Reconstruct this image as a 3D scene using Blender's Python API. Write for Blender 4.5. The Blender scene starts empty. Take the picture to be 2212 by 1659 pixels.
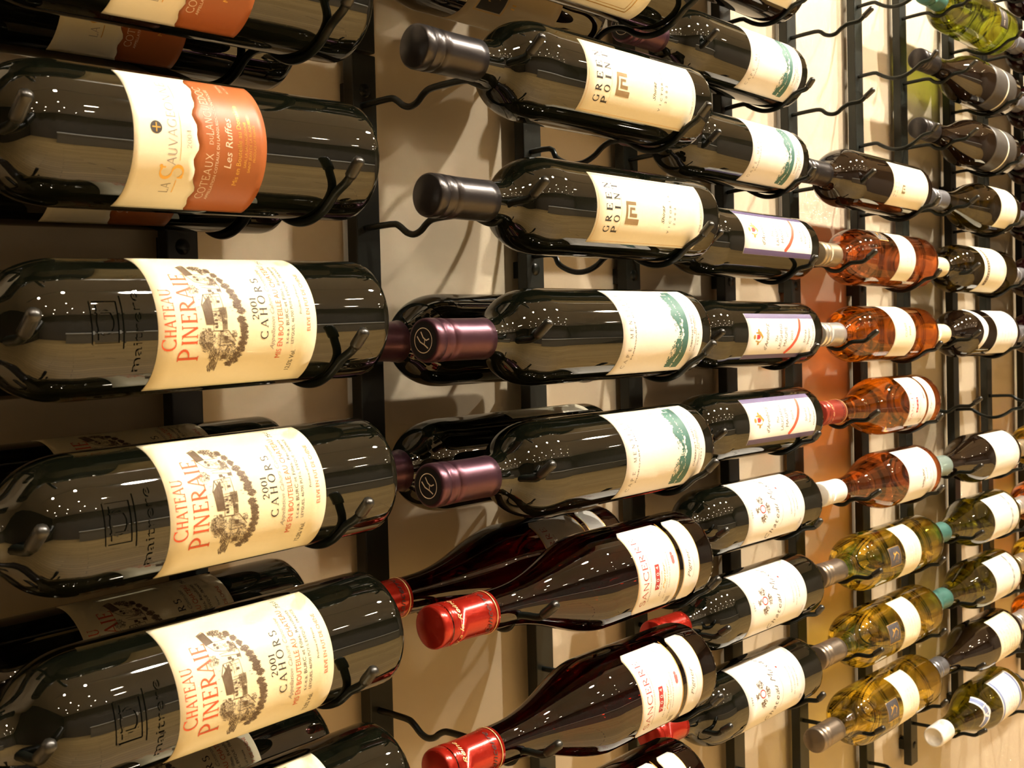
import bpy, bmesh, math, random
from mathutils import Vector, Matrix
random.seed(7)
scene = bpy.context.scene
COL = scene.collection
MM = 0.001
R2D = math.pi / 180

# ------------------------------------------------------------------ camera
cam_d = bpy.data.cameras.new('camera'); cam = bpy.data.objects.new('camera', cam_d); COL.objects.link(cam)
C = Vector((-0.58929, -0.71818, -0.20830))
yaw, pitch, roll = 47.6165 * R2D, -1.4583 * R2D, -1.4323 * R2D
F = Vector((math.sin(yaw) * math.cos(pitch), math.cos(yaw) * math.cos(pitch), math.sin(pitch)))
r0 = F.cross(Vector((0, 0, 1))).normalized(); u0 = r0.cross(F)
RT = math.cos(roll) * r0 + math.sin(roll) * u0
UP = -math.sin(roll) * r0 + math.cos(roll) * u0
cam.matrix_world = Matrix(((RT.x, UP.x, -F.x, C.x), (RT.y, UP.y, -F.y, C.y), (RT.z, UP.z, -F.z, C.z), (0, 0, 0, 1)))
cam_d.sensor_fit = 'HORIZONTAL'; cam_d.sensor_width = 36.0
cam_d.lens = 36.0 * 2367.5 / 2212.0
cam_d.clip_start = 0.02
cam_d.dof.use_dof = True; cam_d.dof.focus_distance = 0.85; cam_d.dof.aperture_fstop = 26.0
scene.camera = cam

# ------------------------------------------------------------------ world, lamps, exposure
w = bpy.data.worlds.new('world'); scene.world = w; w.use_nodes = True
w.node_tree.nodes['Background'].inputs[0].default_value = (0.05, 0.045, 0.04, 1)
w.node_tree.nodes['Background'].inputs[1].default_value = 0.3
scene.view_settings.view_transform = 'Standard'
scene.view_settings.look = 'None'
scene.view_settings.exposure = -0.10
scene.view_settings.gamma = 1.0
scene.view_settings.use_curve_mapping = False
try:
    scene.cycles.use_denoising = True
    scene.cycles.max_bounces = 6
    scene.cycles.transparent_max_bounces = 12
    scene.cycles.transmission_bounces = 6
    scene.cycles.glossy_bounces = 3
    scene.cycles.diffuse_bounces = 3
    scene.cycles.use_adaptive_sampling = True
    scene.cycles.adaptive_threshold = 0.06
    scene.cycles.adaptive_min_samples = 20
    scene.cycles.sample_clamp_indirect = 4.0
    scene.cycles.blur_glossy = 0.3
except Exception:
    pass
CEIL_Z, FLOOR_Z = 1.60, -1.55
# track spots aimed at the rack: x, y, watts, aim
SPOTS = [(-1.15, -1.25, 14, (-0.6, 0, -0.3)), (-0.22, -1.2, 52, (-0.1, 0, -0.2)), (0.66, -1.2, 150, (0.45, 0, -0.25)),
         (1.55, -1.15, 160, (1.1, 0, -0.25)), (2.45, -1.15, 135, (1.9, 0, -0.25))]
WARM = (1.0, 0.915, 0.78)
DOWN_W = 150

# ------------------------------------------------------------------ materials
MATS = {}
def principled(name, color, rough=0.5, metal=0.0, spec=0.5, ior=1.5, noise=None, coat=0.0, coat_rough=0.1, emis=None, estr=0.0, bump=None, trans=0.0):
    if name in MATS: return MATS[name]
    m = bpy.data.materials.new(name); m.use_nodes = True
    nt = m.node_tree; b = nt.nodes['Principled BSDF']
    b.inputs['Base Color'].default_value = (*color, 1)
    b.inputs['Roughness'].default_value = rough
    b.inputs['Metallic'].default_value = metal
    b.inputs['Specular IOR Level'].default_value = spec
    b.inputs['IOR'].default_value = ior
    b.inputs['Coat Weight'].default_value = coat
    b.inputs['Coat Roughness'].default_value = coat_rough
    b.inputs['Transmission Weight'].default_value = trans
    if emis:
        b.inputs['Emission Color'].default_value = (*emis, 1); b.inputs['Emission Strength'].default_value = estr
    if noise or bump:
        tc = nt.nodes.new('ShaderNodeTexCoord')
        nz = nt.nodes.new('ShaderNodeTexNoise'); nz.inputs['Scale'].default_value = (noise or bump)[0]
        nz.inputs['Detail'].default_value = 4
        nt.links.new(tc.outputs['Object'], nz.inputs['Vector'])
        if noise:
            mx = nt.nodes.new('ShaderNodeMix'); mx.data_type = 'RGBA'
            k = noise[1]
            mx.inputs[6].default_value = (*[c * (1 - k) for c in color], 1)
            mx.inputs[7].default_value = (*[min(1, c * (1 + k)) for c in color], 1)
            nt.links.new(nz.outputs['Fac'], mx.inputs[0]); nt.links.new(mx.outputs[2], b.inputs['Base Color'])
        if bump:
            bp = nt.nodes.new('ShaderNodeBump'); bp.inputs['Strength'].default_value = bump[1]; bp.inputs['Distance'].default_value = 0.001
            nt.links.new(nz.outputs['Fac'], bp.inputs['Height']); nt.links.new(bp.outputs[0], b.inputs['Normal'])
    MATS[name] = m
    if emis: m.cycles.emission_sampling = 'NONE'
    return m

def tinted_glass(name, tint, clear, ior=1.36, shine=0.9):
    """wine-filled glass: refraction and straight transmission of one tint under a clear gloss"""
    if name in MATS: return MATS[name]
    m = bpy.data.materials.new(name); m.use_nodes = True
    nt = m.node_tree; nt.nodes.clear(); N = nt.nodes.new; L = nt.links.new
    out = N('ShaderNodeOutputMaterial')
    rf = N('ShaderNodeBsdfRefraction'); rf.inputs['Color'].default_value = (*tint, 1); rf.inputs['IOR'].default_value = ior; rf.inputs['Roughness'].default_value = 0.0
    tr = N('ShaderNodeBsdfTransparent'); tr.inputs['Color'].default_value = (*tint, 1)
    mx = N('ShaderNodeMixShader'); mx.inputs[0].default_value = clear
    L(rf.outputs[0], mx.inputs[1]); L(tr.outputs[0], mx.inputs[2])
    gl = N('ShaderNodeBsdfGlossy'); gl.inputs['Roughness'].default_value = 0.02; gl.inputs['Color'].default_value = (shine, shine, shine, 1)
    fr = N('ShaderNodeFresnel'); fr.inputs['IOR'].default_value = 1.65
    m2 = N('ShaderNodeMixShader'); L(fr.outputs[0], m2.inputs[0]); L(mx.outputs[0], m2.inputs[1]); L(gl.outputs[0], m2.inputs[2])
    L(m2.outputs[0], out.inputs[0]); MATS[name] = m; return m

def dark_glass(name, c, c2=None):
    return principled(name, c, rough=0.02, spec=0.62, ior=1.6)

GL_BLACK = dark_glass('glass_black_green', (0.0035, 0.0042, 0.0022))
GL_BROWN = dark_glass('glass_black_brown', (0.008, 0.0035, 0.0015))
GL_PLUM = dark_glass('glass_dark_plum', (0.010, 0.0016, 0.0018))
GL_OLIVE = tinted_glass('glass_olive_wine', (0.52, 0.50, 0.10), 0.40)
GL_DKOLIVE = tinted_glass('glass_deep_olive_wine', (0.26, 0.21, 0.05), 0.40)
GL_RED = tinted_glass('glass_sancerre_red', (0.16, 0.022, 0.010), 0.45)
GL_GREEN = tinted_glass('glass_bright_green', (0.62, 0.68, 0.16), 0.45)
GL_ROSE_D = tinted_glass('glass_dark_rose', (0.86, 0.43, 0.21), 0.55)
GL_ROSE = tinted_glass('glass_orange_rose', (1.0, 0.51, 0.115), 0.52)
GL_GOLD = tinted_glass('glass_golden_wine', (1.0, 0.85, 0.26), 0.55)

def paper(name, c): return principled(name, c, rough=0.42, spec=0.45, noise=(260, 0.025))
PA_CREAM = paper('paper_cream', (0.90, 0.83, 0.62))
PA_PINE = paper('paper_pale_yellow', (0.90, 0.81, 0.55))
PA_WHITE = paper('paper_white', (0.88, 0.85, 0.78))
PA_OFF = paper('paper_off_white', (0.88, 0.83, 0.73))
PA_ORANGE = paper('paper_burnt_orange', (0.40, 0.115, 0.03))
PA_PURPLE = paper('paper_purple', (0.115, 0.085, 0.19))
PA_BEIGE = paper('paper_beige', (0.62, 0.50, 0.30))
PA_DARK = paper('paper_smoky_grey', (0.055, 0.048, 0.04))
IK_RED = principled('ink_orange_red', (0.74, 0.11, 0.03), 0.6)
IK_BRICK = principled('ink_brick_red', (0.45, 0.035, 0.03), 0.6)
IK_BLACK = principled('ink_black', (0.03, 0.025, 0.02), 0.6)
IK_BROWN = principled('ink_sepia', (0.13, 0.085, 0.045), 0.6)
IK_GREY = principled('ink_grey', (0.30, 0.26, 0.21), 0.6)
IK_CREAM = principled('ink_cream', (0.86, 0.72, 0.55), 0.6)
IK_GOLD = principled('ink_gold', (0.80, 0.47, 0.10), 0.35, 0.55)
IK_CHAR = principled('ink_charcoal', (0.13, 0.11, 0.09), .6)
IK_TEAL = principled('ink_teal', (0.05, 0.15, 0.12), 0.55)
IK_BLUE = principled('ink_blue_grey', (0.20, 0.25, 0.45), 0.55)
IK_STRIPE = principled('ink_vermilion', (0.75, 0.10, 0.045), 0.5)
def foil(name, c, rough=0.32): return principled(name, c, rough=rough, metal=0.75, spec=0.6, noise=(140, 0.06))
FO_BLACK = foil('foil_black', (0.055, 0.05, 0.05), 0.30)
FO_PURPLE = foil('foil_purple', (0.105, 0.045, 0.065), 0.33)
FO_RED = principled('foil_red', (0.42, 0.018, 0.008), rough=0.20, metal=0.45, spec=0.7)
FO_TAN = foil('foil_tan', (0.42, 0.34, 0.22), 0.4)
FO_SILVER = foil('foil_silver', (0.80, 0.78, 0.72), 0.28)
FO_WHITE = principled('cap_white', (0.82, 0.80, 0.74), 0.35)
FO_CREAM = principled('cap_cream', (0.78, 0.66, 0.42), 0.4)
FO_BROWN = foil('foil_grey_brown', (0.26, 0.21, 0.16), 0.35)
FO_GREEN = principled('cap_sea_green', (0.05, 0.15, 0.125), 0.4)
FO_GREYGREEN = principled('cap_grey_green', (0.19, 0.25, 0.22), 0.4)
FO_GREY = foil('foil_blue_grey', (0.25, 0.25, 0.27), 0.35)
FO_BRICK = principled('foil_brick', (0.34, 0.045, 0.028), 0.28, 0.3)
STEEL = principled('steel_black_green', (0.006, 0.008, 0.006), rough=0.30, metal=0.0, spec=0.28, noise=(90, 0.25), bump=(400, 0.10))
RAILM = principled('rail_charcoal', (0.014, 0.016, 0.013), rough=0.36, spec=0.32, noise=(60, 0.2))
RUBBER = principled('rubber_cap_grey', (0.022, 0.021, 0.017), rough=0.28, spec=0.6)

# ------------------------------------------------------------------ object helpers
def tag(o, label=None, cat=None, group=None, kind=None):
    if label: o['label'] = label
    if cat: o['category'] = cat
    if group: o['group'] = group
    if kind: o['kind'] = kind
    return o
def obj(name, mesh, mat=None, parent=None):
    if mat is not None and not mesh.materials: mesh.materials.append(mat)
    o = bpy.data.objects.new(name, mesh); COL.objects.link(o)
    if parent is not None: o.parent = parent
    return o
def empty(name, loc=(0, 0, 0), rot=(0, 0, 0)):
    o = bpy.data.objects.new(name, None); o.empty_display_size = 0.02
    o.location = loc; o.rotation_euler = rot; COL.objects.link(o); return o
def mesh_from(name, verts, faces, smooth=False, mat=None):
    me = bpy.data.meshes.new(name); me.from_pydata(verts, [], faces)
    if smooth: me.polygons.foreach_set('use_smooth', [True] * len(me.polygons))
    if mat: me.materials.append(mat)
    me.update(); return me
def fix_normals(me):
    bm = bmesh.new(); bm.from_mesh(me); bmesh.ops.recalc_face_normals(bm, faces=bm.faces); bm.to_mesh(me); bm.free()
def box_mesh(name, x0, x1, y0, y1, z0, z1, bev=0.0, mat=None):
    bm = bmesh.new()
    bmesh.ops.create_cube(bm, size=1.0)
    for v in bm.verts:
        v.co = Vector((x0 + (v.co.x + .5) * (x1 - x0), y0 + (v.co.y + .5) * (y1 - y0), z0 + (v.co.z + .5) * (z1 - z0)))
    if bev > 0: bmesh.ops.bevel(bm, geom=list(bm.edges), offset=bev, segments=2, affect='EDGES', profile=0.6)
    me = bpy.data.meshes.new(name); bm.to_mesh(me); bm.free()
    if mat: me.materials.append(mat)
    return me
def lathe(name, prof, segs=56, mat=None, close0=True, close1=True):
    """prof: (s, r) along -X"""
    V, Fc = [], []
    n = len(prof)
    for s, r in prof:
        for k in range(segs):
            t = 2 * math.pi * k / segs
            V.append((-s, -r * math.cos(t), r * math.sin(t)))
    for i in range(n - 1):
        for k in range(segs):
            a, b = i * segs + k, i * segs + (k + 1) % segs
            Fc.append((a, b, b + segs, a + segs))
    if close0: Fc.append(tuple(range(segs - 1, -1, -1)))
    if close1: Fc.append(tuple((n - 1) * segs + k for k in range(segs)))
    me = mesh_from(name, V, Fc, True, mat); fix_normals(me); return me
def catmull(pts, n=4):
    out = []
    P = [pts[0]] + list(pts) + [pts[-1]]
    for i in range(1, len(P) - 2):
        p0, p1, p2, p3 = P[i - 1], P[i], P[i + 1], P[i + 2]
        for k in range(n):
            t = k / n
            out.append(tuple(0.5 * ((2 * b) + (-a + c) * t + (2 * a - 5 * b + 4 * c - d) * t * t + (-a + 3 * b - 3 * c + d) * t ** 3) for a, b, c, d in zip(p0, p1, p2, p3)))
    out.append(tuple(pts[-1])); return out
def tube(name, pts, rad, segs=10, mat=None, round_end=False):
    """tube along pts (3d); rad float or list"""
    pts = [Vector(p) for p in pts]; n = len(pts)
    rr = [rad] * n if not isinstance(rad, (list, tuple)) else list(rad)
    V, Fc = [], []
    side = Vector((1, 0, 0))
    for i, p in enumerate(pts):
        t = (pts[min(i + 1, n - 1)] - pts[max(i - 1, 0)]).normalized()
        s = (side - t * side.dot(t)).normalized(); q = t.cross(s)
        for k in range(segs):
            a = 2 * math.pi * k / segs
            V.append(tuple(p + (s * math.cos(a) + q * math.sin(a)) * rr[i]))
    for i in range(n - 1):
        for k in range(segs):
            a, b = i * segs + k, i * segs + (k + 1) % segs
            Fc.append((a, b, b + segs, a + segs))
    Fc.append(tuple(range(segs - 1, -1, -1))); Fc.append(tuple((n - 1) * segs + k for k in range(segs)))
    me = mesh_from(name, V, Fc, True, mat); fix_normals(me); return me

# ------------------------------------------------------------------ the room
def plaster(name, c, k=0.05): return principled(name, c, rough=0.75, spec=0.25, noise=(3.0, k), bump=(60, 0.06))
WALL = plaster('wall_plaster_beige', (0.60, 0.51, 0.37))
X0, X1, YB = -3.4, 5.2, -4.6
def structure(name, me): return tag(obj(name, me), kind='structure')
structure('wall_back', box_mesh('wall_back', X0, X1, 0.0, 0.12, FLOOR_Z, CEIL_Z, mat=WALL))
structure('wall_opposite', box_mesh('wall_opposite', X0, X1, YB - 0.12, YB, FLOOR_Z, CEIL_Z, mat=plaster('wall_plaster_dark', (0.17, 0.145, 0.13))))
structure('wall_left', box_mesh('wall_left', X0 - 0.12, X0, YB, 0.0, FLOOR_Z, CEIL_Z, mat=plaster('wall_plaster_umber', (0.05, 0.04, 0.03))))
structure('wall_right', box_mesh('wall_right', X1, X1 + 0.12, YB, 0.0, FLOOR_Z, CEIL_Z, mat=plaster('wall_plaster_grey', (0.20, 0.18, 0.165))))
structure('ceiling', box_mesh('ceiling', X0, X1, YB, 0.0, CEIL_Z, CEIL_Z + 0.1, mat=plaster('ceiling_paint', (0.62, 0.56, 0.50))))
def wood_floor():
    m = bpy.data.materials.new('floor_oak_planks'); m.use_nodes = True
    nt = m.node_tree; b = nt.nodes['Principled BSDF']; b.inputs['Roughness'].default_value = 0.4
    tc = nt.nodes.new('ShaderNodeTexCoord'); br = nt.nodes.new('ShaderNodeTexBrick')
    br.inputs['Color1'].default_value = (0.62, 0.43, 0.18, 1); br.inputs['Color2'].default_value = (0.50, 0.33, 0.13, 1)
    br.inputs['Mortar'].default_value = (0.10, 0.05, 0.02, 1); br.inputs['Scale'].default_value = 1.0
    br.inputs['Brick Width'].default_value = 1.3; br.inputs['Row Height'].default_value = 0.12; br.inputs['Mortar Size'].default_value = 0.004
    nt.links.new(tc.outputs['Object'], br.inputs['Vector']); nt.links.new(br.outputs['Color'], b.inputs['Base Color'])
    return m
structure('floor', box_mesh('floor', X0, X1, YB, 0.0, FLOOR_Z - 0.1, FLOOR_Z, mat=wood_floor()))

# lamps: a ceiling track with spots along the rack, recessed downlights over the shop floor
LENS = principled('lamp_lens', (1, 1, 1), emis=(1.0, 0.86, 0.66), estr=500)
HOUS = principled('lamp_housing', (0.55, 0.54, 0.52), 0.35, 0.6)
trk = obj('lighting_track', box_mesh('lighting_track', -2.0, 3.2, -1.235, -1.195, CEIL_Z - 0.025, CEIL_Z, 0.002, HOUS))
tag(trk, 'slim grey lighting track fixed along the ceiling above the rack', 'track')
def spot_lamp(i, x, y, watts, aim):
    head = Vector((x, y, CEIL_Z - 0.14)); d = (Vector(aim) - head).normalized()
    root = empty('track_spotlight', head)
    tag(root, 'grey track spotlight aimed down at the bottle rack', 'spotlight', 'track spotlights above the rack')
    rot = Vector((-1, 0, 0)).rotation_difference(d)
    h = obj('housing', lathe('housing', [(-0.05, 0.012), (-0.045, 0.022), (0.0, 0.028), (0.045, 0.055), (0.05, 0.055)], 24, HOUS, True, False), None, root)
    h.rotation_mode = 'QUATERNION'; h.rotation_quaternion = rot
    l = obj('lens', lathe('lens', [(0.046, 0.052), (0.0475, 0.048), (0.048, 0.03), (0.0482, 0.001)], 24, LENS), None, root)
    l.rotation_mode = 'QUATERNION'; l.rotation_quaternion = rot
    obj('stem', box_mesh('stem', -0.006, 0.006, -0.006, 0.006, 0.02, 0.12, 0.001, HOUS), None, root)
    ld = bpy.data.lights.new('spot_beam', 'SPOT'); ld.energy = watts; ld.color = WARM
    ld.spot_size = 115 * R2D; ld.spot_blend = 0.8; ld.shadow_soft_size = 0.022
    lo = bpy.data.objects.new('spot_beam', ld); COL.objects.link(lo); lo.parent = root
    lo.location = d * 0.056; lo.rotation_mode = 'QUATERNION'; lo.rotation_quaternion = Vector((0, 0, -1)).rotation_difference(d)
for i, s in enumerate(SPOTS): spot_lamp(i, *s)
DOWN = principled('downlight_glow', (1, 1, 1), emis=(1.0, 0.85, 0.62), estr=220)
rim_me = lathe('trim_ring', [(0, 0.036), (0.004, 0.052), (0.006, 0.050), (0.004, 0.036)], 20, HOUS, False, False)
glow_me = lathe('lamp_glow', [(0.001, 0.034), (0.003, 0.02), (0.0035, 0.001)], 20, DOWN)
for iy, y in enumerate((-2.3, -3.1, -3.9)):
    for ix in range(7):
        x = -2.4 + ix * 1.1 + (0.3 if iy % 2 else 0)
        r = empty('ceiling_downlight', (x, y, CEIL_Z - 0.0005), (0, -90 * R2D, 0))
        tag(r, 'small round recessed downlight in the shop ceiling', 'downlight', 'recessed downlights over the shop floor')
        obj('trim_ring', rim_me, None, r); obj('lamp_glow', glow_me, None, r)
        ld = bpy.data.lights.new('downlight_beam', 'SPOT'); ld.energy = DOWN_W; ld.color = (1.0, 0.88, 0.70)
        ld.spot_size = 96 * R2D; ld.spot_blend = 0.6; ld.shadow_soft_size = 0.03
        lo = bpy.data.objects.new('downlight_beam', ld); COL.objects.link(lo); lo.parent = r
        lo.location = (-0.012, 0, 0); lo.rotation_euler = (0, 90 * R2D, 0)
# shop counter across the aisle (seen only mirrored in the bottles)
ct = empty('shop_counter', (2.2, -3.9, FLOOR_Z)); tag(ct, 'long white shop counter standing across the aisle', 'counter')
obj('counter_front', box_mesh('counter_front', -2.6, 2.6, -0.3, 0.3, 0.0, 0.92, 0.004, principled('counter_grey', (0.32, 0.30, 0.28), 0.5)), None, ct)
obj('counter_top', box_mesh('counter_top', -2.65, 2.65, -0.34, 0.34, 0.92, 0.97, 0.004, principled('counter_white', (0.85, 0.83, 0.78), 0.3)), None, ct)

# ------------------------------------------------------------------ rack rails with pegs
RX = {'N0': -0.3643, 'B0': -0.1721, 'R1': 0.0, 'R2': 0.2086, 'R3': 0.3686, 'R4': 0.5663, 'R5': 0.7311, 'R6': 0.9319, 'R7': 1.0906, 'R8': 1.2898, 'R9': 1.4500, 'R10': 1.6470}
ZR2 = 0.1103                                   # axis height of row 0 in the single-depth rack
def rowz(col, row): return {1: 0.0178, 2: 0.0093}.get(col, ZR2) - 0.1 * row
YF, YK, YS = -0.1680, -0.0800, -0.0830          # front, back and single bottle axis distances
# peg centre lines, z relative to bottle axis of the row
P_N1 = [(-.016, -.0095), (-.0534, -.0093), (-.063, -.0116), (-.072, -.0178), (-.080, -.0199), (-.088, -.0178), (-.096, -.0123), (-.107, -.0098), (-.139, -.0105),
        (-.148, -.0133), (-.158, -.0181), (-.1655, -.0195), (-.172, -.0170), (-.179, -.0088), (-.187, -.0065), (-.2005, -.0059), (-.207, -.0023), (-.217, .0054)]
P_B1 = [(-.016, -.0213), (-.046, -.0213), (-.0530, -.0300), (-.060, -.0349), (-.070, -.0390), (-.080, -.0403), (-.090, -.0390), (-.100, -.0349), (-.108, -.0293), (-.117, -.0258), (-.129, -.0258),
        (-.1385, -.0293), (-.1468, -.0349), (-.1568, -.0390), (-.1668, -.0403), (-.1768, -.0390), (-.1868, -.0349), (-.1938, -.0300), (-.2000, -.0253), (-.2090, -.0208), (-.2140, -.0165), (-.221, -.0098)]
P_N2 = [(-.016, -.0123), (-.0446, -.0112), (-.0612, -.0117), (-.0690, -.0172), (-.0750, -.0197), (-.0805, -.0203), (-.0860, -.0190), (-.0925, -.0145), (-.1005, -.0112), (-.1131, -.0110), (-.1186, -.0094), (-.1238, -.0052), (-.1325, .0010)]
P_B2 = [(-.016, -.0287), (-.0445, -.0270), (-.0525, -.0303), (-.0605, -.0350), (-.0705, -.0390), (-.0805, -.0403), (-.0905, -.0390), (-.1005, -.0350), (-.1080, -.0303), (-.1155, -.0258), (-.1262, -.0240), (-.1300, -.0205), (-.1350, -.0145)]
PEGS = {}
for key, path, in (('N1', P_N1), ('B1', P_B1), ('N2', P_N2), ('B2', P_B2)):
    pts = [(0, y, z) for y, z in catmull(path, 3)]
    tip = [(0, y, z) for y, z in catmull(path[-3:], 4)]
    dirn = (Vector(tip[-1]) - Vector(tip[-2])).normalized()
    t2 = tip[3:] + [tuple(Vector(tip[-1]) + dirn * 0.0012), tuple(Vector(tip[-1]) + dirn * 0.0021)]
    rr = [0.0034] + [0.0036] * (len(t2) - 3) + [0.0030, 0.0014]
    PEGS[key] = (tube('peg_' + key, pts, 0.0027, 9, STEEL), tube('rubber_tip_' + key, t2, rr, 10, RUBBER))
bolt_me = None
def rail(name, zspans, kind, rows, zoff, labels):
    """one steel channel per span, its pegs as parts"""
    global bolt_me
    x = RX[name] + 0.003
    if bolt_me is None:
        bolt_me = mesh_from('mounting_screw', *_disc(0.0062, 0.0016), True, STEEL); fix_normals(bolt_me)
    for (z0, z1), lab in zip(zspans, labels):
        root = empty('rack_rail', (x, 0, z0))
        tag(root, lab, 'rack rail', 'black steel rails of the wall rack')
        obj('channel', box_mesh('channel', -0.0125, 0.0125, -0.022, -0.0095, 0, z1 - z0, 0.0012, RAILM), None, root)
        for zz in (0.03, (z1 - z0) * 0.5, z1 - z0 - 0.03):
            s = obj('spacer', box_mesh('spacer', -0.008, 0.008, -0.010, 0.0, zz - 0.008, zz + 0.008, 0, RAILM), None, root)
            b = obj('mounting_screw', bolt_me, None, root); b.location = (0, -0.0218, zz)
        for row in rows:
            zc = zoff - 0.1 * row
            if not (z0 <= zc - 0.025 <= z1): continue
            p = obj('peg', PEGS[kind][0], None, root); p.location = (-0.003, 0, zc - z0)
            c = obj('rubber_tip', PEGS[kind][1], None, p)
def _disc(r, h, n=14):
    V = [(r * math.cos(2 * math.pi * k / n), 0, r * math.sin(2 * math.pi * k / n)) for k in range(n)]
    V += [(0.75 * r * math.cos(2 * math.pi * k / n), -h, 0.75 * r * math.sin(2 * math.pi * k / n)) for k in range(n)]
    Fc = [(k, (k + 1) % n, n + (k + 1) % n, n + k) for k in range(n)] + [tuple(n + k for k in range(n))]
    return V, Fc
ZT, ZB = 0.95, -1.20
RAILS = [
    ('N0', [(ZB, ZT)], 'N1', range(-3, 6), 0.0113, ['black rack rail beside the necks of the yellow-labelled Cahors bottles']),
    ('B0', [(ZB, ZT)], 'B1', range(-3, 6), 0.0178, ['black rack rail behind the bodies of the yellow-labelled Cahors bottles']),
    ('R1', [(ZB, 0.043), (0.045, ZT)], 'N1', range(-3, 7), 0.0093, ['black rack rail behind the purple and red foil caps', 'upper black rack rail butted above the one with purple foil caps']),
    ('R2', [(ZB, ZT)], 'B1', range(-3, 7), 0.0083, ['black rack rail behind the teal-banded and red wine bottles']),
    ('R3', [(ZB, ZT)], 'N2', range(-2, 9), ZR2, ['black rack rail behind the bases of the teal-banded bottles']),
    ('R4', [(ZB, ZT)], 'B2', range(-2, 9), ZR2, ['black rack rail behind the purple-edged labels with a red stripe']),
    ('R5', [(ZB, ZT)], 'N2', range(-2, 10), ZR2, ['black rack rail behind the necks of the rose wine bottles']),
    ('R6', [(ZB, ZT)], 'B2', range(-2, 10), ZR2, ['black rack rail behind the bodies of the rose wine bottles']),
    ('R7', [(-0.867, ZT)], 'N2', range(-3, 10), ZR2, ['black rack rail ending in mid-wall below the golden wine']),
    ('R8', [(-0.845, ZT)], 'B2', range(-3, 10), ZR2, ['black rack rail behind the labels of the green-capped bottles']),
    ('R9', [(-0.867, ZT)], 'N2', range(-4, 10), ZR2, ['black rack rail past the bases of the green-capped bottles']),
    ('R10', [(-0.845, ZT)], 'B2', range(-4, 10), ZR2, ['last black rack rail, farthest along the wall']),
]
for rn, spans, kind, rows, zoff, labs in RAILS: rail(rn, spans, kind, rows, zoff, labs)

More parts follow.
